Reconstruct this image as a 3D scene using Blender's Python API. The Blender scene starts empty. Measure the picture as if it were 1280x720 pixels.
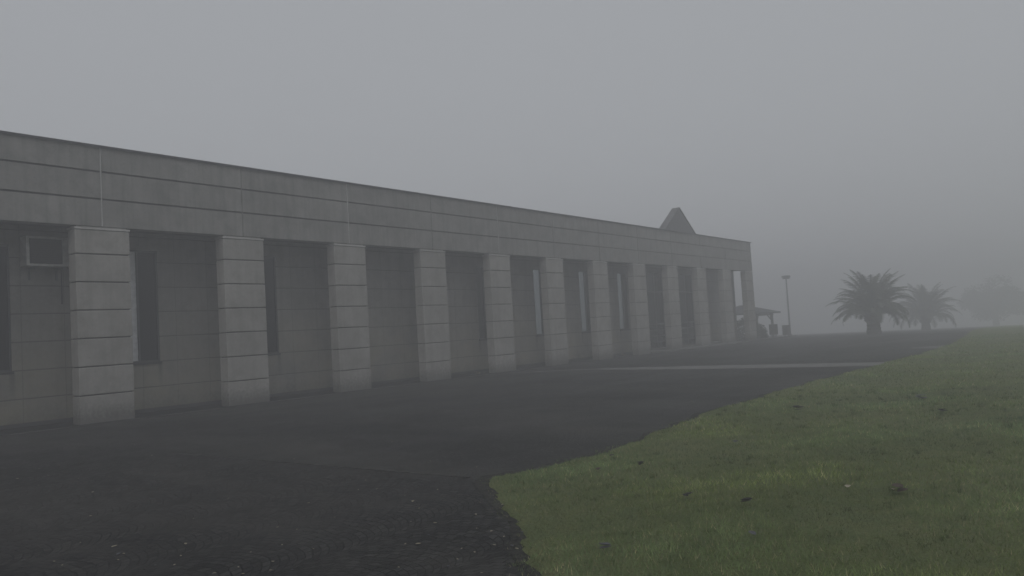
import bpy, bmesh, math, random
import numpy as np
from mathutils import Vector, Matrix

random.seed(7); RNG = np.random.default_rng(7)
C = bpy.context.scene.collection
R = math.radians

# ------------------------------------------------------------------ camera
cam_d = bpy.data.cameras.new('camera'); cam = bpy.data.objects.new('camera', cam_d); C.objects.link(cam)
fw = Vector((0.80050906, 0.59701008, 0.05257575)); rt = Vector((0.59927094, -0.79848661, -0.05738884)); up = Vector((-0.00771932, -0.0774474, 0.99696656))
CP = Vector((-9.1284, -17.3191, 1.4604))
cam.matrix_world = Matrix(((rt.x, up.x, -fw.x, CP.x), (rt.y, up.y, -fw.y, CP.y), (rt.z, up.z, -fw.z, CP.z), (0, 0, 0, 1)))
cam_d.sensor_width = 36; cam_d.lens = 28.125; cam_d.clip_start = .1; cam_d.clip_end = 3000
sc = bpy.context.scene; sc.camera = cam
sc.view_settings.view_transform = 'Standard'; sc.view_settings.look = 'None'; sc.view_settings.gamma = 1
sc.view_settings.use_curve_mapping = False
sc.view_settings.exposure = EXPOSURE = 0.12

# ------------------------------------------------------------------ sky and sun (overcast, thick fog)
SUN_EL, SUN_AZ = 50, 236
w = bpy.data.worlds.new('World'); sc.world = w; w.use_nodes = True
nt = w.node_tree; nt.nodes.clear()
sky = nt.nodes.new('ShaderNodeTexSky'); sky.sky_type = 'NISHITA'; sky.sun_disc = False
sky.sun_elevation = R(SUN_EL); sky.sun_rotation = R(SUN_AZ); sky.dust_density = 5; sky.air_density = 1.5; sky.altitude = 100
bw = nt.nodes.new('ShaderNodeHueSaturation'); bw.inputs['Saturation'].default_value = .12; bw.inputs['Value'].default_value = 1
mx = nt.nodes.new('ShaderNodeMix'); mx.data_type = 'RGBA'; mx.inputs[0].default_value = .82
mx.inputs[7].default_value = (4.25, 4.43, 4.72, 1)           # the even grey of the cloud deck
bg = nt.nodes.new('ShaderNodeBackground'); bg.inputs['Strength'].default_value = .085
wo = nt.nodes.new('ShaderNodeOutputWorld')
nt.links.new(sky.outputs[0], bw.inputs['Color']); nt.links.new(bw.outputs[0], mx.inputs[6])
nt.links.new(mx.outputs[2], bg.inputs[0]); nt.links.new(bg.outputs[0], wo.inputs[0])
sd = bpy.data.lights.new('sun', 'SUN'); sd.energy = .55; sd.angle = R(60); sd.color = (1, .97, .93)
sun = bpy.data.objects.new('sun', sd); C.objects.link(sun)
sun.rotation_euler = (R(90 - SUN_EL), 0, R(180 - SUN_AZ))
sc.cycles.volume_bounces = 4; sc.cycles.max_bounces = 8; sc.cycles.diffuse_bounces = 4; sc.cycles.glossy_bounces = 3
sc.cycles.transparent_max_bounces = 12
sc.cycles.use_denoising = True
sc.cycles.sample_clamp_indirect = 4

# ------------------------------------------------------------------ helpers
def tag(o, label=None, cat=None, group=None, kind=None):
    if label: o['label'] = label
    if cat: o['category'] = cat
    if group: o['group'] = group
    if kind: o['kind'] = kind
    return o
def empty(name, loc=(0, 0, 0), rz=0):
    o = bpy.data.objects.new(name, None); C.objects.link(o); o.location = loc; o.rotation_euler = (0, 0, rz); o.empty_display_size = .2
    return o
def obj(name, bm, mat, parent=None, smooth=False):
    me = bpy.data.meshes.new(name)
    bmesh.ops.recalc_face_normals(bm, faces=bm.faces)
    bm.to_mesh(me); bm.free()
    me.materials.append(mat)
    if smooth:
        for p in me.polygons: p.use_smooth = True
    o = bpy.data.objects.new(name, me); C.objects.link(o)
    if parent: o.parent = parent
    return o
def meshobj(name, verts, faces, mat, parent=None):
    me = bpy.data.meshes.new(name); me.from_pydata([tuple(v) for v in verts], [], faces); me.update()
    me.materials.append(mat)
    o = bpy.data.objects.new(name, me); C.objects.link(o)
    if parent: o.parent = parent
    return o
def box(bm, x0, x1, y0, y1, z0, z1, bev=0.0):
    t = bmesh.new()
    bmesh.ops.create_cube(t, size=1)
    bmesh.ops.transform(t, matrix=Matrix.Translation(((x0+x1)/2, (y0+y1)/2, (z0+z1)/2)) @ Matrix.Diagonal((x1-x0, y1-y0, z1-z0, 1)), verts=t.verts)
    if bev: bmesh.ops.bevel(t, geom=list(t.edges), offset=bev, segments=2, affect='EDGES', profile=.6)
    m = bpy.data.meshes.new('t'); t.to_mesh(m); t.free(); bm.from_mesh(m); bpy.data.meshes.remove(m)
def cone(bm, p0, p1, r0, r1, seg=10):
    p0, p1 = Vector(p0), Vector(p1); d = p1-p0
    q = d.to_track_quat('Z', 'Y').to_matrix().to_4x4()
    bmesh.ops.create_cone(bm, cap_ends=True, segments=seg, radius1=r0, radius2=r1, depth=d.length, matrix=Matrix.Translation((p0+p1)/2) @ q)
def h(x, y=0):                                       # the hilltop: level, then falling away to the east
    x = np.asarray(x, float); t = np.maximum(0, x-36)
    return -.0235*(np.sqrt(t*t+49)-7)

class NT:                                            # small node helper
    def __init__(s, name, rough=.9, spec=.3):
        s.m = bpy.data.materials.new(name); s.m.use_nodes = True; s.t = s.m.node_tree
        s.b = s.t.nodes['Principled BSDF']; s.b.inputs['Roughness'].default_value = rough; s.b.inputs['Specular IOR Level'].default_value = spec
        s.pos = s.t.nodes.new('ShaderNodeNewGeometry').outputs['Position']
    def n(s, typ, **k):
        o = s.t.nodes.new(typ)
        for a, v in k.items(): setattr(o, a, v)
        return o
    def link(s, a, b): s.t.links.new(a, b)
    def setin(s, node, key, v):
        if hasattr(v, 'links'): s.link(v, node.inputs[key])
        else: node.inputs[key].default_value = v
    def math(s, op, a, b=0.0, clamp=False):
        o = s.n('ShaderNodeMath', operation=op, use_clamp=clamp); s.setin(o, 0, a); s.setin(o, 1, b); return o.outputs[0]
    def map(s, scale=(1, 1, 1), loc=(0, 0, 0)):
        o = s.n('ShaderNodeMapping'); s.link(s.pos, o.inputs[0]); o.inputs['Scale'].default_value = scale; o.inputs['Location'].default_value = loc; return o.outputs[0]
    def noise(s, vec, scale, detail=5, rough=.55):
        o = s.n('ShaderNodeTexNoise'); s.link(vec, o.inputs['Vector']); o.inputs['Scale'].default_value = scale; o.inputs['Detail'].default_value = detail; o.inputs['Roughness'].default_value = rough; return o.outputs['Fac']
    def ramp(s, f, a, b):                            # f from a..b to 0..1
        o = s.n('ShaderNodeMapRange'); s.link(f, o.inputs[0]); o.inputs[1].default_value = a; o.inputs[2].default_value = b; return o.outputs[0]
    def mix(s, f, a, b, mode='MIX'):
        o = s.n('ShaderNodeMix', data_type='RGBA', blend_type=mode); s.setin(o, 0, f)
        for i, v in ((6, a), (7, b)):
            if hasattr(v, 'links'): s.link(v, o.inputs[i])
            else: o.inputs[i].default_value = (*v, 1)
        return o.outputs[2]
    def sep(s):
        o = s.n('ShaderNodeSeparateXYZ'); s.link(s.pos, o.inputs[0]); return o.outputs
    def comb(s, x, y, z):
        o = s.n('ShaderNodeCombineXYZ')
        for i, v in enumerate((x, y, z)): s.setin(o, i, v)
        return o.outputs[0]
    def color(s, c):
        if hasattr(c, 'links'): s.link(c, s.b.inputs['Base Color'])
        else: s.b.inputs['Base Color'].default_value = (*c, 1)
    def bump(s, hgt, strength=.3, dist=.02):
        o = s.n('ShaderNodeBump'); s.link(hgt, o.inputs['Height']); o.inputs['Strength'].default_value = strength; o.inputs['Distance'].default_value = dist
        s.link(o.outputs[0], s.b.inputs['Normal'])

S_ = 3.5132/2
def concrete(name, col, dirt, streak=.5, base_dirt=True, blocks=False, green=0.0):
    k = NT(name, .92, .2); x, y, z = k.sep()
    n1 = k.noise(k.map((1, 1, 1)), .9, 6, .6)
    n2 = k.noise(k.map((5, 5, .35)), 1.2, 5, .6)                       # rain streaks run down the face
    n3 = k.noise(k.map(), 14, 4, .6)
    n4 = k.noise(k.map(), 90, 2, .5)
    c = k.mix(k.ramp(n1, .3, .7), tuple(v*.8 for v in col), tuple(min(1, v*1.12) for v in col))
    c = k.mix(k.math('MULTIPLY', k.ramp(n2, .46, .72), streak), c, dirt)
    c = k.mix(k.math('MULTIPLY', k.ramp(n3, .5, .75), .28), c, dirt)
    if not blocks:
        wn0 = k.n('ShaderNodeTexWhiteNoise', noise_dimensions='2D'); k.link(k.comb(k.math('FLOOR', k.math('DIVIDE', k.math('ADD', x, .585), S_)), k.math('FLOOR', k.math('DIVIDE', z, .6)), 0.0), wn0.inputs['Vector'])
        c = k.mix(k.math('MULTIPLY', wn0.outputs['Value'], .30), c, tuple(v*.62 for v in col))
    n5 = k.noise(k.map((1, 1, 1), (7, 3, 9)), 2.6, 7, .7)                # blotchy patina
    c = k.mix(k.math('MULTIPLY', k.ramp(n5, .5, .64), .45), c, dirt)
    c = k.mix(k.math('MULTIPLY', k.ramp(n5, .46, .36), .25), c, tuple(min(1, v*1.25) for v in col))
    vo = k.n('ShaderNodeTexVoronoi'); k.link(k.map((1, 1, 1)), vo.inputs['Vector']); vo.inputs['Scale'].default_value = 9   # blow holes and chips
    c = k.mix(k.math('MULTIPLY', k.ramp(vo.outputs['Distance'], .10, .05), .6), c, tuple(v*.45 for v in dirt))
    c = k.mix(k.math('MULTIPLY', k.ramp(n4, .35, .65), .12), c, tuple(v*.6 for v in col))
    if base_dirt:                                                       # splash stain with a ragged edge near the ground
        e = k.math('ADD', z, k.math('MULTIPLY', n3, -.6))
        c = k.mix(k.math('MULTIPLY', k.ramp(e, .14, -.2), .75), c, tuple(v*.35 for v in dirt))
    if green:  # greenish lower wall, also lightened to paint in the bays' top-down shade gradient
        c = k.mix(k.math('MULTIPLY', k.math('MULTIPLY', k.ramp(z, 2.6, .6), k.ramp(n1, .3, .65)), green), c, (.27, .252, .18))
    hgt = k.math('ADD', n3, k.math('MULTIPLY', n4, .5))
    if blocks:                                                          # run-off below the window corners
        for xw in (-2.85, -1.97, .42, 1.30, 3.90, 4.76, 13.55, 14.45, 17.17, 20.62, 24.02):
            dxx = k.math('ABSOLUTE', k.math('SUBTRACT', k.math('ADD', x, k.math('MULTIPLY', n3, .05)), xw+.025))
            mm = k.math('MULTIPLY', k.ramp(dxx, .075, .02), k.math('MULTIPLY', k.ramp(z, .55, 1.05), k.ramp(z, 1.22, 1.15)))
            c = k.mix(k.math('MULTIPLY', mm, .55), c, (.05, .048, .044))
    if blocks:                                                          # ashlar joints: courses of 0.6 m, upright joints every 0.88 m
        row = k.math('DIVIDE', z, .6); fr = k.math('FRACT', row)
        dr = k.math('MINIMUM', fr, k.math('SUBTRACT', 1.0, fr))
        u = k.math('DIVIDE', k.math('ADD', x, 20.2), .8775); fu = k.math('FRACT', u); du = k.math('MINIMUM', fu, k.math('SUBTRACT', 1.0, fu))
        j1 = k.ramp(dr, .028, .014); j2 = k.math('MULTIPLY', k.ramp(du, .014, .007), .5)
        j = k.math('MAXIMUM', j1, j2)
        c = k.mix(k.math('MULTIPLY', j, .75), c, tuple(v*.25 for v in col))
        wn = k.n('ShaderNodeTexWhiteNoise', noise_dimensions='2D'); k.link(k.comb(k.math('FLOOR', u), k.math('FLOOR', row), 0.0), wn.inputs['Vector'])
        c = k.mix(k.math('MULTIPLY', wn.outputs['Value'], .22), c, tuple(v*.7 for v in col))
        hgt = k.math('SUBTRACT', hgt, k.math('MULTIPLY', j, 2.0))
    k.color(c); k.bump(hgt, .45, .006)
    return k.m
M = {}
M['precast'] = concrete('precast_concrete', (.262, .257, .245), (.12, .127, .118), .65, base_dirt=False)
M['column'] = concrete('column_concrete', (.335, .327, .308), (.19, .183, .165), .45)
M['wall'] = concrete('wall_blocks', (.25, .245, .232), (.13, .125, .115), .4, blocks=True, green=.75)
M['joint'] = concrete('dark_joint_stone', (.07, .07, .07), (.05, .05, .05), .2, base_dirt=False)  # dark grey stone for joint cores, plinth and sills
M['lip'] = concrete('bearing_strip', (.45, .445, .43), (.3, .29, .28), .3, base_dirt=False)
M['mortar'] = concrete('white_sealant', (.42, .42, .41), (.36, .36, .35), .5, base_dirt=False)
M['band'] = concrete('pale_concrete_band', (.17, .168, .165), (.09, .09, .09), .3, base_dirt=False)
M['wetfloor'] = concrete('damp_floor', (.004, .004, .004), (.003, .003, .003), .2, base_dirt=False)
M['kerb'] = concrete('kerb_stone', (.060, .058, .055), (.02, .02, .02), .5, base_dirt=False)
M['step'] = concrete('step_stone', (.13, .127, .122), (.12, .12, .115), .3, base_dirt=False)
def plain(name, col, rough=.6, metal=0.0, spec=.4, var=.25, sc_=8):
    k = NT(name, rough, spec); k.b.inputs['Metallic'].default_value = metal
    n = k.noise(k.map(), sc_, 5, .6)
    k.color(k.mix(k.ramp(n, .3, .7), tuple(v*(1-var) for v in col), tuple(min(1, v*(1+var)) for v in col)))
    k.bump(n, .15, .01)
    return k.m
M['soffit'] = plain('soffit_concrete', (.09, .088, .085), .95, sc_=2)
M['roof'] = plain('roof_gravel', (.16, .16, .155), .95, sc_=20)
M['lead'] = plain('grey_metal_flashing', (.055, .057, .062), .6, .3)
M['gable'] = plain('dark_gable_slate', (.10, .10, .105), .85)
M['frame'] = plain('dark_window_metal', (.06, .062, .068), .45, .4)
M['frame_pale'] = plain('pale_window_metal', (.55, .56, .57), .5, .2)
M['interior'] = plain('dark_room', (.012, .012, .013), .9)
M['ac'] = plain('ac_casing', (.42, .42, .40), .5, 0)
M['acd'] = plain('ac_grille', (.025, .025, .026), .6)
M['steel'] = plain('galvanised_steel', (.16, .165, .17), .5, .6)
M['wood'] = plain('weathered_wood', (.045, .038, .032), .8)
M['tile'] = plain('shelter_roof', (.035, .037, .045), .85)
M['trunk'] = plain('palm_trunk', (.05, .042, .033), .95, sc_=10)
M['frond'] = plain('palm_frond', (.06, .07, .045), .7, sc_=4)
M['bush'] = plain('shrub_leaves', (.03, .042, .02), .8, sc_=6)
M['bark'] = plain('shrub_bark', (.05, .04, .03), .9)
M['leaf_brown'] = plain('dead_leaf_brown', (.05, .032, .022), .8, sc_=60)
M['leaf_pale'] = plain('dead_leaf_pale', (.30, .27, .20), .8, sc_=60)
M['leaf_grey'] = plain('dead_leaf_grey', (.075, .078, .088), .7, sc_=60)
M['leaf_dark'] = plain('leaf_clump_dark', (.022, .020, .018), .9, sc_=60)
def glass(name, tint, rough):
    k = NT(name, rough, .18); k.color(tint)
    n = k.noise(k.map(), 1.5, 3); k.bump(n, .04, .02); return k.m
M['glass_dark'] = glass('dark_glass', (.012, .013, .015), .12)
k = NT('pale_mirror_glass', .16, .5); k.b.inputs['Metallic'].default_value = .75
n = k.noise(k.map((1, 1, .4)), 3, 3); k.color(k.mix(n, (.25, .28, .30), (.37, .41, .43))); M['glass_pale'] = k.m

# paving: dark setts laid in fans, damp
k = NT('dark_sett_paving', .62, .06); x, y, z = k.sep()
nz = k.noise(k.map(), 1.1, 4, .6)
nzz = k.noise(k.map(), 7, 2, .5); xs = k.math('ADD', x, k.math('ADD', k.math('MULTIPLY', nz, .35), k.math('MULTIPLY', nzz, .04))); ysx = k.math('ADD', y, k.math('ADD', k.math('MULTIPLY', nz, .30), k.math('MULTIPLY', nzz, .04)))
fu = k.math('SUBTRACT', k.math('FRACT', k.math('DIVIDE', ysx, .98)), .5)
arc = k.math('MULTIPLY', k.math('SQRT', k.math('SUBTRACT', .34, k.math('MULTIPLY', fu, fu))), .98)
vx = k.math('SUBTRACT', xs, arc)
br = k.n('ShaderNodeTexBrick'); k.link(k.comb(ysx, vx, 0.0), br.inputs['Vector'])
for key, v in (('Scale', 1.0), ('Mortar Size', .007), ('Mortar Smooth', .4), ('Bias', 0.0), ('Brick Width', .082), ('Row Height', .072)): br.inputs[key].default_value = v
br.inputs['Color1'].default_value = (.013, .0125, .0125, 1); br.inputs['Color2'].default_value = (.056, .0545, .052, 1); br.inputs['Mortar'].default_value = (.002, .002, .002, 1)
n1 = k.noise(k.map((.35, 1, 1)), .35, 6, .6); n2 = k.noise(k.map(), 2.3, 6, .65); n3 = k.noise(k.map(), 60, 3, .6)
c = k.mix(k.math('MULTIPLY', k.ramp(n1, .38, .66), .5), br.outputs['Color'], (.009, .0095, .011))
c = k.mix(k.math('MULTIPLY', k.ramp(n2, .45, .75), .5), c, (.028, .027, .024))
c = k.mix(k.math('MULTIPLY', k.ramp(n3, .5, .75), .5), c, (.045, .044, .040))
sl = k.ramp(k.math('ADD', x, k.math('MULTIPLY', nz, .15)), -2.9, -2.78)      # the next bay of paving is a little paler
c = k.mix(k.math('MULTIPLY', sl, .35), c, (.032, .032, .032))
n6 = k.noise(k.map((1, 1, 1), (3, 8, 1)), .55, 5, .7)
flat = k.ramp(n6, .52, .66)                                            # worn and silted areas hide the setts
c = k.mix(k.math('MULTIPLY', flat, .7), c, k.mix(n2, (.006, .006, .007), (.021, .0205, .020)))
n7 = k.noise(k.map((1.6, .5, 1)), .8, 7, .75)
c = k.mix(k.math('MULTIPLY', k.ramp(n7, .53, .70), .6), c, (.062, .06, .055))
n8 = k.noise(k.map((.9, .28, 1), (5, 2, 0)), .5, 6, .7)
c = k.mix(k.math('MULTIPLY', k.ramp(n8, .48, .68), .55), c, (.058, .0555, .050))
c = k.mix(k.math('MULTIPLY', k.ramp(n8, .46, .34), .6), c, (.006, .006, .0065))
k.color(c)
rr = k.n('ShaderNodeMapRange'); k.link(n1, rr.inputs[0]); rr.inputs[1].default_value = .3; rr.inputs[2].default_value = .7; rr.inputs[3].default_value = .72; rr.inputs[4].default_value = .45
k.link(rr.outputs[0], k.b.inputs['Roughness'])
k.bump(k.math('ADD', k.math('MULTIPLY', k.math('MULTIPLY', br.outputs['Fac'], -1.0), k.math('SUBTRACT', 1.0, k.math('MULTIPLY', flat, .75))), k.math('MULTIPLY', n3, .6)), .8, .011)
M['paving'] = k.m

k = NT('soil_under_grass', .95, .1); n1 = k.noise(k.map(), .5, 6, .6); n2 = k.noise(k.map(), 5, 6, .7); n3 = k.noise(k.map(), 45, 4, .7)
c = k.mix(k.ramp(n1, .35, .65), (.125, .155, .055), (.19, .205, .095))
c = k.mix(k.math('MULTIPLY', k.ramp(n2, .4, .7), .6), c, (.105, .155, .070))
c = k.mix(k.math('MULTIPLY', k.ramp(n3, .42, .7), .6), c, (.045, .050, .024))
k.color(c); k.bump(k.math('ADD', n3, n2), .9, .04); M['lawn'] = k.m

k = NT('grass_blades', .7, .2)
at = k.n('ShaderNodeAttribute', attribute_name='tint'); k.color(at.outputs['Color']); M['blade'] = k.m

# ------------------------------------------------------------------ ground, paving, lawn
EX = [-60, -12, -5.21, -4.69, -4.17, -3.45, -3.08, -2.83, -2.06, -.33, 1.38, 2.6, 5.3, 7.8, 11, 13.8, 19.4, 24.7, 29, 39, 60, 110]
EY = [-69, -21.3, -14.5, -13.99, -13.45, -12.7, -12.36, -12.33, -12.5, -12.55, -12.33, -12.16, -12.2, -12.18, -12.2, -12.45, -12.5, -12.43, -12.15, -11.3, -9.5, -6]
def edge(X):
    X = np.asarray(X, float)
    return np.interp(X, EX, EY) + .05*np.sin(X*2.3+1) + .035*np.sin(X*6.1) + .02*np.sin(X*17.0) + .018*np.sin(X*41.0+np.sin(X*7)*2) + .012*np.sin(X*73.0)
def sheet(name, xs, y0f, y1f, ny, dz, mat, kind='structure'):
    xs = np.asarray(xs, float); t = np.linspace(0, 1, ny)
    Y0, Y1 = y0f(xs), y1f(xs)
    V = []; F = []
    for i, X in enumerate(xs):
        for tt in t: V.append((X, Y0[i]+(Y1[i]-Y0[i])*tt, float(h(X))+dz))
    for i in range(len(xs)-1):
        for j in range(ny-1):
            a = i*ny+j; F.append((a, a+ny, a+ny+1, a+1))
    o = meshobj(name, V, F, mat); tag(o, kind=kind)
    for p in o.data.polygons: p.use_smooth = True
    return o
big = np.concatenate([np.linspace(-220, 40, 14), np.linspace(42, 80, 24), np.linspace(90, 265, 12)])
sheet('ground', big, lambda X: X*0-240, lambda X: X*0+240, 3, -.03, M['lawn'])
px_ = np.concatenate([np.linspace(-50, 34, 18), np.linspace(36, 130, 40)])
sheet('paved_forecourt', px_, lambda X: X*0-75, lambda X: X*0+40, 3, 0, M['paving'])
lx = np.concatenate([np.linspace(-60, -13, 20), np.arange(-12.5, 20, .06), np.arange(20, 60, .5), np.linspace(61, 108, 12)])
def lawn_z(x, y): return .040+.012*np.sin(x*.9+y*.4)+.01*np.sin(y*1.7-x*.6)
def make_lawn():
    V = []; F = []; ny = 46
    ts = np.concatenate([[0, .03, .1], np.geomspace(.3, 70, ny-3)])
    for X in lx:
        e = float(edge(X))
        for j, tt in enumerate(ts):
            Y = e - tt; z = float(h(X)) + (float(lawn_z(X, Y)) if j > 1 else (.012 if j == 1 else -.01))
            V.append((X, Y, z))
    n_ = len(ts)
    for i in range(len(lx)-1):
        for j in range(n_-1):
            a = i*n_+j; F.append((a, a+1, a+n_+1, a+n_))
    o = meshobj('lawn', V, F, M['lawn']); tag(o, kind='structure')
    for p in o.data.polygons: p.use_smooth = True
make_lawn()
k = NT('silt', .95, .1); nn_ = k.noise(k.map(), 14, 6, .7); k.color(k.mix(k.ramp(nn_, .35, .65), (.010, .010, .010), (.058, .056, .050))); k.bump(nn_, .6, .02); M['silt'] = k.m
ex = np.concatenate([np.linspace(-11.5, -3.2, 60), np.arange(-3.1, 30, .15)])
V = []; F = []
for i, X in enumerate(ex):
    e_ = float(edge(X)); wv = .05+.07*abs(math.sin(X*3.1))*abs(math.sin(X*.83+.4))+.06*random.random()+.08*math.exp(-((X+3.1)/.35)**2)
    V += [(X, e_+wv, .004), (X, e_-.3, .008)]
    if i: F.append((2*i-2, 2*i-1, 2*i+1, 2*i))
tag(meshobj('soil_edge', V, F, M['silt']), kind='structure')
# pale concrete band across the paving, worn away toward the building
L = [(12.35, -.9), (12.9, -1.5), (13.5, -2.5), (13.75, -3.5), (13.35, -5), (13.05, -7), (13.0, -9), (13.05, -12.7)]
Rr = [(12.5, -.9), (13.3, -1.4), (13.95, -2.4), (14.2, -3.5), (14.45, -5), (14.55, -7), (14.55, -9), (14.5, -12.7)]
V = [(a, b, .006) for a, b in L]+[(a, b, .006) for a, b in Rr]; n_ = len(L)
tag(meshobj('concrete_path_band', V, [(i, i+1, n_+i+1, n_+i) for i in range(n_-1)], M['band']), kind='structure')
V = [(21.6, -12.7, .006), (23.6, -12.7, .006), (23.4, -11.9, .006), (22.7, -11.4, .006), (21.9, -11.6, .006)]
tag(meshobj('concrete_path_patch', V, [tuple(range(5))], M['band']), kind='structure')
# slab joint and the kerb line at the foot of the colonnade
bm = bmesh.new(); box(bm, -2.93, -2.89, -12.0, -9.3, -.02, .010); box(bm, -2.92, -2.905, -9.28, -6.5, -.02, .006); tag(obj('paving_joint', bm, M['kerb']), kind='structure')
bm = bmesh.new()
for i in range(-3, 13): box(bm, i*3.5132+.004-.0, i*3.5132+3.505, -.16, -.07, -.02, .014, .004)
tag(obj('kerb', bm, M['kerb']), kind='structure')

# ------------------------------------------------------------------ the long stone building
S, PW, H = 3.5132, 1.17, .6
WY = 1.2                                             # face of the wall behind the pillars
X0, X1 = -4*S-PW, 11*S                               # ends of the facade
bld = empty('colonnaded_building', (12, 6, 0))
tag(bld, 'long low grey stone building with square pillars along its front, standing in the fog', 'building')
def P(o):                                            # parent without moving
    o.parent = bld; o.matrix_parent_inverse = Matrix.Translation((-12, -6, 0)); return o
def pobj(name, bm, mat): return P(obj(name, bm, mat))
# wall with window openings
WIN = [(-2.85, -1.97, 'plain'), (.42, 1.30, 'side'), (3.90, 4.76, 'plain'), (13.55, 14.45, 'plain'), (17.17, 18.05, 'half'), (20.62, 21.50, 'half'), (24.02, 24.92, 'half')]
ZS, ZT = 1.2, 3.88
DX0, DX1 = 27.0, 34.4                                # dark glazed entrance screen
bm = bmesh.new(); cx = X0
for a, b, _ in WIN:
    box(bm, cx, a, WY, WY+.32, 0, 4.3); box(bm, a, b, WY, WY+.32, 0, ZS); box(bm, a, b, WY, WY+.32, ZT, 4.3); cx = b
box(bm, cx, DX0, WY, WY+.32, 0, 4.3); box(bm, DX0, DX1, WY, WY+.32, 3.95, 4.3); box(bm, DX1, X1, WY, WY+.32, 0, 4.3)
pobj('wall', bm, M['wall'])
bm = bmesh.new(); box(bm, X0, X1, 12.7, 13, 0, 5.7); pobj('rear_wall', bm, M['wall'])
bm = bmesh.new(); box(bm, X0, X0+.3, WY+.33, 12.69, 0, 5.7); pobj('end_wall', bm, M['wall'])
bm = bmesh.new(); box(bm, X1-.3, X1, WY+.33, 12.69, 0, 5.7); pobj('end_wall', bm, M['wall'])
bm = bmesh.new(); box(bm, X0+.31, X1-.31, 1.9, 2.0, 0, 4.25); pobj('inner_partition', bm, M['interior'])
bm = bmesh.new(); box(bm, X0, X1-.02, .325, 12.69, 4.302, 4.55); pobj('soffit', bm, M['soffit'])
bm = bmesh.new(); box(bm, X0, X1, .35, 12.7, 5.6, 5.75); pobj('roof', bm, M['roof'])
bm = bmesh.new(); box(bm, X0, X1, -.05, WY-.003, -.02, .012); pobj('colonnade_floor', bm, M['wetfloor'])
bm = bmesh.new(); box(bm, X0, DX0-.1, WY-.035, WY-.002, .012, .10, .004); pobj('plinth', bm, M['joint'])
# entablature: three courses of long panels between upright seams over the pillars
seams = [X0] + [k_*S-PW/2 for k_ in range(-3, 12)] + [X1]
bm = bmesh.new(); box(bm, X0+.03, X1-.03, .035, .32, 4.215, 5.92); pobj('entablature_core', bm, M['joint'])
for c_ in range(3):
    bm = bmesh.new()
    for a, b in zip(seams[:-1], seams[1:]):
        if b-a < .1: continue
        z0 = 4.2+.6*c_+(.018 if c_ else 0); z1 = 4.8+.6*c_-(.018 if c_ < 2 else .05)
        box(bm, a+.016+(0 if a > X0 else -.016), b-.016, random.uniform(-.006, .004), .3, z0, z1, .012)
    pobj('entablature_course', bm, M['precast'])
bm = bmesh.new(); box(bm, X1-.04, X1+.0, .31, 13, 4.56, 5.92); pobj('end_fascia', bm, M['precast'])
vis = {1: 1, 3: .35, 5: 1, 7: .2, 9: 1, 10: .8}
for i, s in enumerate(seams[1:-1]):
    bm = bmesh.new()
    wd = .013 if i in (3, 5, 7, 8) else .007
    box(bm, s-wd, s+wd, .004, .02, 4.21, 5.94); pobj('seam', bm, M['mortar'] if i in (3, 5, 7) else M['precast'])
bm = bmesh.new(); box(bm, X0-.04, X1+.04, -.05, .38, 5.951, 5.98, .006)
box(bm, X0-.04, X1+.04, -.052, -.035, 5.925, 5.95); box(bm, X1-.34, X1+.04, .40, 13.05, 5.951, 5.98, .006)
pobj('coping', bm, M['lead'])
# pillars
def pillar_bm(x):
    bm = bmesh.new()
    for c_ in range(7):
        z0 = c_*H+(.012 if c_ else 0); z1 = (c_+1)*H-.012 if c_ < 6 else 4.115
        if c_ == 0: z0 = 0.0
        j = random.uniform(-.004, .004)
        box(bm, x-PW+j, x+j, -.002+random.uniform(-.003, .003), .32, z0, z1, .016)
    return bm
for k_ in range(-4, 12):
    x = k_*S
    p = pobj('pillar', pillar_bm(x), M['column'])
    bm = bmesh.new(); box(bm, x-PW+.03, x-.03, .03, .29, .02, 4.12); c = obj('joint_core', bm, M['joint']); c.parent = p
    bm = bmesh.new(); box(bm, x-PW-.012, x+.012, -.018, .335, 4.125, 4.170, .006); box(bm, x-PW+.05, x-.05, .04, .28, 4.10, 4.2); c = obj('bearing_strip', bm, M['lip']); c.parent = p
# gable over the entrance
bm = bmesh.new()
g = [(27.05, 5.982), (28.76, 7.17), (28.80, 7.17), (30.5, 5.982)]
vs = [[bm.verts.new((a, yy, b)) for a, b in g] for yy in (0.0, .34)]
bm.faces.new(vs[0]); bm.faces.new(vs[1][::-1])
for i in range(4): bm.faces.new((vs[0][i], vs[0][(i+1) % 4], vs[1][(i+1) % 4], vs[1][i]))
ga = pobj('gable', bm, M['gable'])
bm = bmesh.new()
for (a, b), (c_, d) in (((26.99, 5.983), (28.77, 7.212)), ((28.79, 7.212), (30.56, 5.983))):
    q = Vector((c_-a, 0, d-b)).normalized(); nn = Vector((-q.z, 0, q.x)) if c_ > a else Vector((q.z, 0, -q.x))
    nn = Vector((-q.z, 0, q.x)); nn = nn if nn.z > 0 else -nn
    pts = [Vector((a, 0, b)), Vector((c_, 0, d)), Vector((c_, 0, d))+nn*.035, Vector((a, 0, b))+nn*.035]
    A = [bm.verts.new(v+Vector((0, -.03, 0))) for v in pts]; B = [bm.verts.new(v+Vector((0, .37, 0))) for v in pts]
    bm.faces.new(A); bm.faces.new(B[::-1])
    for i in range(4): bm.faces.new((A[i], A[(i+1) % 4], B[(i+1) % 4], B[i]))
o = obj('gable_coping', bm, M['gable']); o.parent = ga
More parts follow.
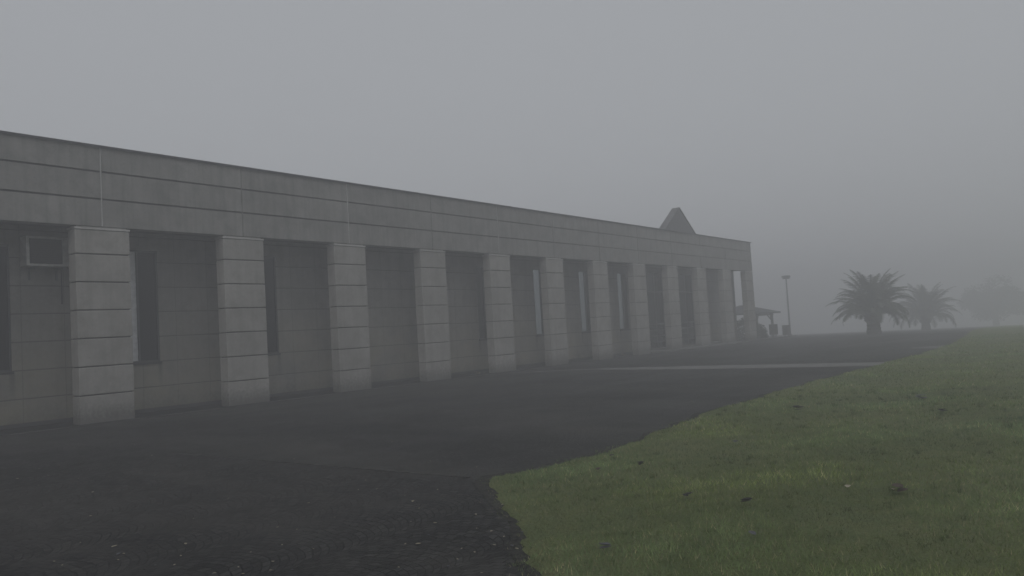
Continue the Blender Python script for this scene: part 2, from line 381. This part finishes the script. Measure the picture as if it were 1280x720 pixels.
# windows
for a, b, kind in WIN:
    yb = WY+.018; f = .04
    bm = bmesh.new()
    for q in ((a, a+f, ZS, ZT), (b-f, b, ZS, ZT), (a+f, b-f, ZS, ZS+f), (a+f, b-f, ZT-f, ZT)): box(bm, q[0]+.001, q[1]-.001, yb, yb+.07, q[2]+.001, q[3]-.001)
    m_ = (a+b)/2-.02 if kind == 'plain' else a+.52
    if kind == 'side': m_ = a+.38
    box(bm, m_-.022, m_+.022, yb-.004, yb+.066, ZS+f, ZT-f)
    wn = pobj('window', bm, M['frame'])
    for u0, u1, side in ((a+f, m_-.022, 0), (m_+.022, b-f, 1)):
        bm = bmesh.new(); box(bm, u0-.004, u1+.004, yb+.03, yb+.042, ZS+f-.004, ZT-f+.004)
        if kind == 'half' and side == 0: mt = M['glass_pale']
        elif kind == 'side' and side == 0: mt = M['frame_pale']
        else: mt = M['glass_dark']
        o = obj('pane', bm, mt); o.parent = wn
        if mt is not M['glass_dark']: o['label'] = 'pale window panel beside the dark pane'
    bm = bmesh.new(); box(bm, a-.03, b+.03, WY-.035, yb-.002, ZS-.055, ZS-.002, .005); o = obj('sill', bm, M['joint']); o.parent = wn
# entrance screen
bm = bmesh.new()
xs = np.linspace(DX0, DX1, 9)
for xx in xs: box(bm, xx-.035, xx+.035, WY+.06, WY+.14, .15, 3.94)
scn = pobj('entrance_screen', bm, M['frame'])
bm = bmesh.new(); box(bm, DX0+.01, DX1-.01, WY+.10, WY+.115, .15, 3.94); o = obj('pane', bm, M['glass_dark']); o.parent = scn
for z_ in (.45, .75, 1.05, 1.35, 3.0):
    bm = bmesh.new(); box(bm, DX0, DX1, WY+.02, WY+.058, z_-.035, z_+.035, .005); o = obj('rail', bm, M['frame']); o.parent = scn
bm = bmesh.new(); box(bm, 25.2, 36.0, -.45, WY-.01, 0, .07, .01); pobj('step', bm, M['step'])
bm = bmesh.new(); box(bm, 26.9, 35.2, .38, WY-.005, .071, .15, .01); pobj('step', bm, M['step'])

# air conditioner on the wall
ac = empty('air_conditioner', (-1.30, WY, 3.40)); tag(ac, 'boxy air conditioner unit hung high on the wall left of the nearest whole pillar', 'air conditioner')
bm = bmesh.new(); box(bm, -.48, .46, -.36, -.05, 0, .64, .012); o = obj('casing', bm, M['ac'], ac)
bm = bmesh.new(); box(bm, -.42, .24, -.372, -.359, .05, .59, .006); gr = obj('grille', bm, M['acd'], ac)
bm = bmesh.new()
for i in range(11): box(bm, -.40, .22, -.379, -.373, .075+i*.046, .083+i*.046)
o = obj('slats', bm, M['lead']); o.parent = gr
for xx in (-.30, .26):
    bm = bmesh.new(); box(bm, xx-.02, xx+.02, -.38, -.002, -.06, -.003); box(bm, xx-.02, xx+.02, -.03, -.002, -.28, -.062); obj('bracket', bm, M['steel'], ac)
bm = bmesh.new(); cone(bm, (.36, -.02, 0), (.36, -.02, -.8), .014, .014, 8); obj('pipe', bm, M['acd'], ac)

# ------------------------------------------------------------------ palms
def make_palm(loc, label, n_fr, L_, trunk_h, tr, seed, spread=1.0, group='palms on the hilltop lawn'):
    rg = random.Random(seed)
    root = empty('palm_tree', loc); tag(root, label, 'palm tree', group)
    bm = bmesh.new(); rings = []; nr = 14; seg = 18
    for i in range(nr+1):
        z = trunk_h*1.15*i/nr; rad = tr*(1.05-.18*math.sin(i/nr*2.2)+(.16 if i % 2 else 0)*.5+(.25*(i/nr)**3))
        rings.append([bm.verts.new((rad*(1+rg.uniform(-.05, .05))*math.cos(a*2*math.pi/seg), rad*(1+rg.uniform(-.05, .05))*math.sin(a*2*math.pi/seg), z)) for a in range(seg)])
    for i in range(nr):
        for a in range(seg): bm.faces.new((rings[i][a], rings[i][(a+1) % seg], rings[i+1][(a+1) % seg], rings[i+1][a]))
    bm.faces.new(rings[-1])
    for v in bm.verts:
        if v.co.z < .01: v.co.z = -.3
    # stubs of cut leaf bases
    for i in range(60):
        a = rg.uniform(0, 6.28); z = rg.uniform(.55, 1.15)*trunk_h
        p = Vector((math.cos(a)*tr*.95, math.sin(a)*tr*.95, z)); cone(bm, p, p+Vector((math.cos(a)*.16, math.sin(a)*.16, .14)), .06, .035, 5)
    obj('trunk', bm, M['trunk'], root)
    V = []; F = []
    for i in range(n_fr):
        t = (i+.5)/n_fr
        el = R(89) - R(74)*t**.8 + rg.uniform(-.07, .07)
        az = i*2.39996+rg.uniform(-.45, .45)
        l = L_*(1-.10*t)*rg.uniform(.74, 1.1)*(.92 if t < .1 else 1)
        droop = (.6+1.15*math.cos(max(el, 0)))*rg.uniform(.75, 1.35)
        p = Vector((math.cos(az)*tr*.5, math.sin(az)*tr*.5, trunk_h*1.02+tr*.6*(1-t)))
        pts = []; n_ = 22; e = el
        for s in range(n_+1):
            pts.append(p.copy())
            dd = Vector((math.cos(az)*math.cos(e), math.sin(az)*math.cos(e), math.sin(e)))
            p = p+dd*(l/n_); e -= droop/n_*(.15+1.9*s/n_)
        side = Vector((-math.sin(az), math.cos(az), 0))
        def quad(a, b, c, d):
            k0 = len(V); V.extend((a, b, c, d)); F.append((k0, k0+1, k0+2, k0+3))
        for s in range(n_):
            a, b = pts[s], pts[s+1]; wd = .035*(1-s/n_)+.008; T = (b-a).normalized(); U = side.cross(T)
            quad(a-side*wd, a+side*wd, b+side*wd*.9, b-side*wd*.9); quad(a-U*wd, a+U*wd, b+U*wd*.9, b-U*wd*.9)
            if s < 2: continue
            f_ = s/n_; ll = .42*spread*math.sin(math.pi*min(1, (f_*.93+.1)))**.7*(L_/3.0)+.05
            for sub in range(3):
                q = a.lerp(b, sub/3)
                for sg in (-1, 1):
                    dv = (side*sg*.82+T*.62+U*(.28 if f_ < .8 else .1)*rg.uniform(-.5, 1.6)).normalized()
                    tip = q+dv*ll*rg.uniform(.8, 1.1)+Vector((0, 0, -.10*ll))
                    wv = T*.021
                    quad(q-wv, q+wv, tip+wv*.3, tip-wv*.3)
    meshobj('crown', V, F, M['frond'], root)
    return root
make_palm((44.6, -5.3, 0), 'nearest and darkest of the palms, short thick trunk and full arching crown', 76, 3.05, 1.15, .40, 3)
make_palm((69.8, -4.0, float(h(69.8))), 'second palm, paler in the fog, just right of the darkest one', 74, 3.5, 1.15, .36, 5)
def broad_tree(loc, label):
    rg = np.random.default_rng(12)
    root = empty('round_tree', loc); tag(root, label, 'tree')
    bm = bmesh.new(); cone(bm, (0, 0, -.3), (0, 0, 3.6), .5, .32, 12)
    for i in range(9):
        a = i*.7; cone(bm, (0, 0, 1.6+.2*i), (math.cos(a)*2.8, math.sin(a)*2.8, 3.0+.22*i), .17, .05, 7)
    obj('trunk', bm, M['bark'], root)
    V = []; F = []
    lobes = [(rg.normal(size=3)*np.array([2.6, 2.6, 1.5])+np.array([0, 0, 5.6]), rg.uniform(1.2, 2.3)) for _ in range(34)]
    lobes = [(c_*np.array([1, 1, 1]), r_) for c_, r_ in lobes if np.hypot(c_[0], c_[1]) < 5.2-.45*max(0, c_[2]-5)]
    for c_, r_ in lobes:
        n_ = 420; u = rg.normal(size=(n_, 3)); u /= np.linalg.norm(u, axis=1)[:, None]
        for p_ in c_+u*(r_*rg.uniform(.35, 1.05, n_)**.7)[:, None]:
            if p_[2] < 1.2: continue
            d1 = rg.normal(size=3); d1 /= np.linalg.norm(d1); d2 = np.cross(d1, rg.normal(size=3)); d2 /= np.linalg.norm(d2)
            sz = rg.uniform(.10, .24); k0 = len(V)
            p_ = p_*np.array([1.1, 1.1, .72])-np.array([0, 0, .3]); V += [p_-d1*sz, p_+d2*sz*.6, p_+d1*sz, p_-d2*sz*.6]; F.append((k0, k0+1, k0+2, k0+3))
    meshobj('crown', V, F, M['bush'], root)
broad_tree((135.2, -2.8, float(h(135.2))), 'broad rounded tree almost dissolved in the fog at the far right')

# ------------------------------------------------------------------ lamp post
lp = empty('lamp_post', (53.6, 2.8, float(h(53.6)))); tag(lp, 'thin grey lamp post with a flat square head, between the building and the palms', 'lamp post')
bm = bmesh.new(); cone(bm, (0, 0, -.1), (0, 0, 4.5), .075, .05, 12); obj('pole', bm, M['steel'], lp)
bm = bmesh.new(); box(bm, -.12, .12, -.12, .12, -.02, .18, .01); obj('base', bm, M['steel'], lp)
bm = bmesh.new(); box(bm, -.27, .27, -.27, .27, 4.62, 4.76, .04); box(bm, -.22, .22, -.22, .22, 4.50, 4.62, .03); obj('lamp_head', bm, M['steel'], lp)

# ------------------------------------------------------------------ open shelter
sx, sy = 49.8, 5.0; zz = float(h(sx))-.05
sh = empty('shelter', (sx, sy, zz), R(0)); tag(sh, 'open shelter with a dark hipped roof on posts behind the end of the building', 'shelter')
ev = 1.86; hw, hd = 2.25, 2.1
bm = bmesh.new()
b0 = [bm.verts.new(v) for v in ((-hw, -hd, ev), (hw, -hd, ev), (hw, hd, ev), (-hw, hd, ev))]
b1 = [bm.verts.new(v) for v in ((-hw, -hd, ev+.10), (hw, -hd, ev+.10), (hw, hd, ev+.10), (-hw, hd, ev+.10))]
r0, r1 = bm.verts.new((-.5, 0, ev+.72)), bm.verts.new((.5, 0, ev+.72))
bm.faces.new(b0)
for i in range(4): bm.faces.new((b0[i], b0[(i+1) % 4], b1[(i+1) % 4], b1[i]))
bm.faces.new((b1[0], b1[1], r1, r0)); bm.faces.new((b1[1], b1[2], r1)); bm.faces.new((b1[2], b1[3], r0, r1)); bm.faces.new((b1[3], b1[0], r0))
obj('roof', bm, M['tile'], sh)
for a in (-1, 1):
    for b in (-1, 1):
        bm = bmesh.new(); px, py = a*1.65, b*1.6
        box(bm, px-.08, px+.08, py-.08, py+.08, -.1, ev-.001, .01)
        for dx, dy in ((-a, 0), (0, -b)):
            cone(bm, (px+dx*.05, py+dy*.05, ev-.5), (px+dx*.42, py+dy*.42, ev-.02), .05, .05, 6)
        obj('post', bm, M['wood'], sh)
for q in (-1.6, 1.6):
    bm = bmesh.new(); box(bm, -1.9, 1.9, q-.05, q+.05, ev-.14, ev-.012); obj('beam', bm, M['wood'], sh)

# ------------------------------------------------------------------ slatted litter bins
def make_bin(loc, sc_, label):
    root = empty('litter_bin', loc, .4); tag(root, label, 'litter bin', 'slatted bins near the shelter')
    bm = bmesh.new()
    for i in range(14):
        a = i*2*math.pi/14; x, y = math.cos(a)*.26*sc_, math.sin(a)*.26*sc_
        t = bmesh.new(); bmesh.ops.create_cube(t, size=1)
        bmesh.ops.transform(t, matrix=Matrix.Translation((x, y, .48*sc_)) @ Matrix.Rotation(a, 4, 'Z') @ Matrix.Diagonal((.03, .085*sc_, .66*sc_, 1)), verts=t.verts)
        m_ = bpy.data.meshes.new('t'); t.to_mesh(m_); t.free(); bm.from_mesh(m_); bpy.data.meshes.remove(m_)
    obj('slatted_body', bm, M['wood'], root)
    bm = bmesh.new(); cone(bm, (0, 0, .2*sc_), (0, 0, .76*sc_), .235*sc_, .235*sc_, 18); obj('liner', bm, M['lead'], root)
    bm = bmesh.new(); cone(bm, (0, 0, .8*sc_), (0, 0, .845*sc_), .29*sc_, .27*sc_, 20); obj('rim', bm, M['wood'], root)
    for i in range(4):
        a = i*math.pi/2+.4; bm = bmesh.new(); cone(bm, (math.cos(a)*.2*sc_, math.sin(a)*.2*sc_, -.02), (math.cos(a)*.2*sc_, math.sin(a)*.2*sc_, .2*sc_), .025, .025, 8); obj('leg', bm, M['steel'], root)
make_bin((44.8, 1.08, 0), 1.0, 'darker slatted litter bin just left of the lamp post foot, nearest the building')
make_bin((50.6, 2.1, float(h(50.6))), 1.05, 'paler slatted litter bin right at the foot of the lamp post')

# ------------------------------------------------------------------ clipped shrub behind the end pillar
def make_shrub(loc, sx_, sy_, sz_, n_, seed, label):
    rg = np.random.default_rng(seed)
    root = empty('shrub', loc, R(-53)); tag(root, label, 'shrub')
    u = rg.normal(size=(n_, 3)); u /= np.linalg.norm(u, axis=1)[:, None]; u[:, 2] = np.abs(u[:, 2])
    r_ = rg.uniform(.7, 1.02, n_)**.6*(1+.08*np.sin(u[:, 0]*9)+.07*np.sin(u[:, 1]*11+1))
    Pn = u*r_[:, None]*np.array([sx_, sy_, sz_])
    V = []; F = []
    for p_ in Pn:
        d1 = rg.normal(size=3); d1 /= np.linalg.norm(d1); d2 = np.cross(d1, rg.normal(size=3)); d2 /= np.linalg.norm(d2)
        s = rg.uniform(.03, .07); k0 = len(V)
        V += [p_-d1*s, p_+d2*s*.5, p_+d1*s, p_-d2*s*.5]; F.append((k0, k0+1, k0+2, k0+3))
    meshobj('foliage', V, F, M['bush'], root)
    bm = bmesh.new()
    for i in range(7):
        a = i*.9; cone(bm, (math.cos(a)*.15, math.sin(a)*.1, 0), (math.cos(a)*sx_*.6, math.sin(a)*sy_*.6, sz_*.75), .03, .012, 6)
    obj('stem', bm, M['bark'], root)
make_shrub((43.0, 2.55, -.02), 1.55, .8, 1.3, 9000, 4, 'low rounded dark shrub showing beside the foot of the end pillar')

# ------------------------------------------------------------------ leaves and litter lying about
def leaf(name, x, y, s, mat, label, group, cat='leaf', z=None, tufts=1, seed=0):
    rg = random.Random(seed*7+int(abs(x*131)+abs(y*57)))
    bm = bmesh.new()
    for t in range(tufts):
        a0 = rg.uniform(0, 6.28); ox, oy = (0, 0) if t == 0 else (rg.uniform(-.6, .6)*s, rg.uniform(-.6, .6)*s)
        ca, sa = math.cos(a0), math.sin(a0); curl = rg.uniform(.15, .5)
        prof = [(-1, .02), (-.7, .30), (-.3, .46), (.1, .42), (.5, .28), (.85, .10), (1, .01)]
        rows = []
        for (u, wd) in prof:
            row = []
            for v in (-1, -.4, 0, .4, 1):
                lx_, ly_ = u*s, v*wd*s*(1+rg.uniform(-.12, .12))
                lz = curl*s*(abs(v)**1.5*wd*1.2+.35*u*u)+.004+t*.25*s
                row.append(bm.verts.new((ox+lx_*ca-ly_*sa, oy+lx_*sa+ly_*ca, lz)))
            rows.append(row)
        for i in range(len(rows)-1):
            for j in range(4): bm.faces.new((rows[i][j], rows[i+1][j], rows[i+1][j+1], rows[i][j+1]))
    o = obj(name, bm, mat)
    for p in o.data.polygons: p.use_smooth = True
    o.location = (x, y, z if z is not None else .004)
    m_ = o.modifiers.new('thick', 'SOLIDIFY'); m_.thickness = .0015
    return tag(o, label, cat, group)
GL = 'dead leaves lying on the lawn'
for i, (x, y, s, mt, lb, tf) in enumerate([
    (-2.43, -15.93, .075, 'leaf_brown', 'dark reddish brown curled dead leaf, the biggest on the lawn at the right', 3),
    (-3.28, -15.02, .05, 'leaf_dark', 'small dark crumpled leaf in the grass, below the middle of the lawn', 2),
    (-3.23, -14.51, .05, 'leaf_dark', 'dark upright curled leaf in the grass near a few yellow blades', 2),
    (-.59, -13.89, .04, 'leaf_grey', 'dark grey dead leaf on the lawn at mid distance', 2),
    (-2.46, -15.54, .05, 'leaf_pale', 'pale tan dry leaf beside the big reddish one', 1),
    (-4.82, -14.71, .045, 'leaf_grey', 'bluish grey leaf near the front corner of the lawn', 2),
    (-4.17, -15.40, .05, 'leaf_grey', 'long grey leaf lying flat at the front of the lawn', 1),
    (-2.40, -15.98+.12, .03, 'leaf_pale', 'tiny pale leaf right behind the big reddish leaf', 1),
    (-2.06, -13.49, .035, 'leaf_dark', 'flattened patch of dark leaves in the left part of the lawn', 4),
    (-1.64, -12.73-.2, .05, 'leaf_dark', 'small dark leaf on the lawn close to its left edge', 1),
    (-2.37, -13.2, .05, 'leaf_brown', 'brown flat leaf on the lawn just inside the paving edge', 1),
    (4.4, -14.9, .09, 'leaf_grey', 'farther grey leaf clump on the lawn at the right', 3),
    (2.6, -13.6, .08, 'leaf_dark', 'farther dark leaf clump near the lawn edge', 3),
    (2.62, -15.46, .07, 'leaf_dark', 'farther dark leaf far right on the lawn', 2)]):
    leaf('fallen_leaf', x, y, s, M[mt], lb, GL, z=float(lawn_z(x, y))+.035, tufts=tf, seed=i)
GP = 'flecks of dead leaf on the dark paving'
pts = []
def ground_at(u, v):
    d = fw+rt*((u-640)/1000)-up*((v-360)/1000); t = -CP.z/d.z; q = CP+d*t; return q.x, q.y
PV = [(u_, v_, s_) for u_, v_, s_ in [(random.Random(5*i).uniform(20, 660), 720-150*random.Random(9*i+1).uniform(0, 1)**1.3, random.Random(i).uniform(.4, .8)) for i in range(60)]]+[(570, 604, 1), (547, 613, .8), (516, 628, 1.5), (583, 620, .7), (595, 644, 1.1), (544, 655, 1), (535, 670, .8), (523, 681, 1.2), (628, 632, .9), (654, 666, 1.1), (630, 672, .7), (614, 665, .9), (640, 684, 1.2), (646, 687, 1), (457, 601, .7), (489, 595, .8), (448, 613, .7), (143, 684, 1.6), (148, 694, 1.8), (232, 681, 1.3), (226, 696, .8), (276, 605, .8), (116, 616, 1.2), (22, 599, 1), (95, 664, 1), (341, 703, .8), (347, 660, .7), (828, 518, 1.6), (490, 553, .9), (865, 502, 1.3), (560, 622, .7), (60, 595, .8), (190, 570, .9)]
for i, (u, v, s) in enumerate(PV):
    x, y = ground_at(u, v)
    leaf('leaf_fleck', x, y, .017*s, M['leaf_pale' if i % 3 else 'leaf_grey'], ('small tan fleck of dead leaf lying on the dark paving' if i % 3 else 'small bluish grey fleck of dead leaf on the dark paving'), GP, seed=i+40)
for x, y, lb in ((12.4, .45, 'pale crumpled litter at the foot of the wall left of the fifth pillar'), (23.0, .6, 'pale crumpled litter at the foot of the wall near the eighth pillar')):
    leaf('litter_scrap', x, y, .13, M['leaf_pale'], lb, None, 'litter', z=.014, tufts=3, seed=3)

# ------------------------------------------------------------------ grass blades (uncountable)
def grass_patch():
    Vs = []; Cs = []
    def clump(x, y): return .5+.25*np.sin(x*2.1+1.3*np.sin(y*1.7))+.25*np.sin(y*3.3+1.1*np.sin(x*2.9+.5))
    def big_(x, y): return .5+.5*np.sin(x*.9+.8*np.sin(y*.8))*np.sin(y*1.1+x*.35)
    def fine(x, y): return .5+.5*np.sin(x*7.3+2.1*np.sin(y*5.2)+y*3)*np.sin(y*8.7+1.7*np.sin(x*4.1))
    cam2 = np.array([CP.x, CP.y]); fdir = np.array([fw.x, fw.y]); fdir /= np.linalg.norm(fdir)
    for r0_, r1_, dens, wd, hh in ((4.2, 7, 3400, .0042, .040), (7, 10.5, 1900, .006, .042), (10.5, 16, 700, .009, .045), (16, 26, 230, .016, .05), (26, 42, 60, .03, .055)):
        n_ = int(dens*(r1_**2-r0_**2)*R(62)/2*1.0)
        rr_ = np.sqrt(RNG.uniform(r0_**2, r1_**2, n_)); an = math.atan2(fdir[1], fdir[0])+RNG.uniform(-R(38), R(9), n_)
        x = cam2[0]+rr_*np.cos(an); y = cam2[1]+rr_*np.sin(an)
        cl = clump(x, y); e = edge(x)
        keep = (y < e+.085*RNG.normal(size=n_)*(.4+1.5*cl)+.05*np.sin(x*23+np.sin(y*9)*2)*cl) & (RNG.uniform(size=n_) < .55+.6*cl)
        x, y, cl = x[keep], y[keep], cl[keep]; n_ = len(x)
        tall = np.ones(n_)
        if r0_ < 16:                                                    # scattered coarser tufts
            nt_ = int(9*(r1_-r0_)*4); pick = RNG.integers(0, n_, nt_); per = 26
            tx = np.repeat(x[pick], per)+RNG.normal(size=nt_*per)*.022; ty = np.repeat(y[pick], per)+RNG.normal(size=nt_*per)*.022
            x = np.concatenate([x, tx]); y = np.concatenate([y, ty]); cl = np.concatenate([cl, np.repeat(cl[pick], per)*.5]); tall = np.concatenate([tall, np.repeat(RNG.uniform(1.2, 1.9, nt_), per)]); n_ = len(x)
        ed = np.clip((edge(x)-y)/.5, 0, 1)
        hgt = hh*RNG.uniform(.45, 1.15, n_)*(.65+.5*cl)*(.7+.3*ed)*tall
        a = RNG.uniform(0, 6.283, n_); la = RNG.uniform(0, 6.283, n_); ln = hgt*RNG.uniform(.2, 1.0, n_)
        w_ = wd*RNG.uniform(.6, 1.3, n_)
        z = h(x)+lawn_z(x, y)*np.clip((edge(x)-y)/.1, 0, 1)-.003
        dx, dy = np.cos(a)*w_/2, np.sin(a)*w_/2
        v = np.stack([np.stack([x-dx, y-dy, z], 1), np.stack([x+dx, y+dy, z], 1), np.stack([x+np.cos(la)*ln, y+np.sin(la)*ln, z+hgt], 1)], 1)
        b = big_(x, y)[:, None]; t = RNG.uniform(size=(n_, 1)); t2 = RNG.uniform(size=(n_, 1))
        g1, g2, g3, g4 = np.array([.128, .172, .042]), np.array([.195, .242, .085]), np.array([.122, .200, .108]), np.array([.36, .33, .18])
        col = g1*(1-t)+g2*t; col = col*(1-.55*b)+g3*.55*b
        col = np.where(t2 < .10+.10*(1-ed[:, None]), g4*(.6+.6*t), col)*(.55+.75*cl[:, None])*(.72+.5*fine(x, y)[:, None])
        Vs.append(v.reshape(-1, 3)); Cs.append(np.repeat(col, 3, 0))
    V = np.concatenate(Vs); Cc = np.concatenate(Cs); n_ = len(V)
    me = bpy.data.meshes.new('grass'); me.vertices.add(n_); me.vertices.foreach_set('co', V.astype(np.float32).ravel())
    me.loops.add(n_); me.loops.foreach_set('vertex_index', np.arange(n_, dtype=np.int32))
    me.polygons.add(n_//3); me.polygons.foreach_set('loop_start', np.arange(0, n_, 3, dtype=np.int32)); me.update(calc_edges=True)
    ca = me.color_attributes.new('tint', 'FLOAT_COLOR', 'POINT'); ca.data.foreach_set('color', np.concatenate([Cc, np.ones((n_, 1))], 1).astype(np.float32).ravel())
    me.materials.append(M['blade'])
    o = bpy.data.objects.new('grass', me); C.objects.link(o)
    tag(o, 'short damp green grass covering the lawn', 'grass', kind='stuff')
    print('blades', n_//3)
grass_patch()

# ------------------------------------------------------------------ the fog
bm = bmesh.new(); box(bm, -245, 285, -265, 265, -7.2, 9.0)
hm = bpy.data.materials.new('haze'); hm.use_nodes = True; hm.node_tree.nodes.clear()
pv = hm.node_tree.nodes.new('ShaderNodeVolumePrincipled'); mo = hm.node_tree.nodes.new('ShaderNodeOutputMaterial')
pv.inputs['Color'].default_value = (.90, .905, .93, 1); pv.inputs['Density'].default_value = .0172; pv.inputs['Anisotropy'].default_value = .2
hm.node_tree.links.new(pv.outputs[0], mo.inputs['Volume'])
tag(obj('haze', bm, hm), 'thick grey fog over the whole place', 'haze', kind='stuff')
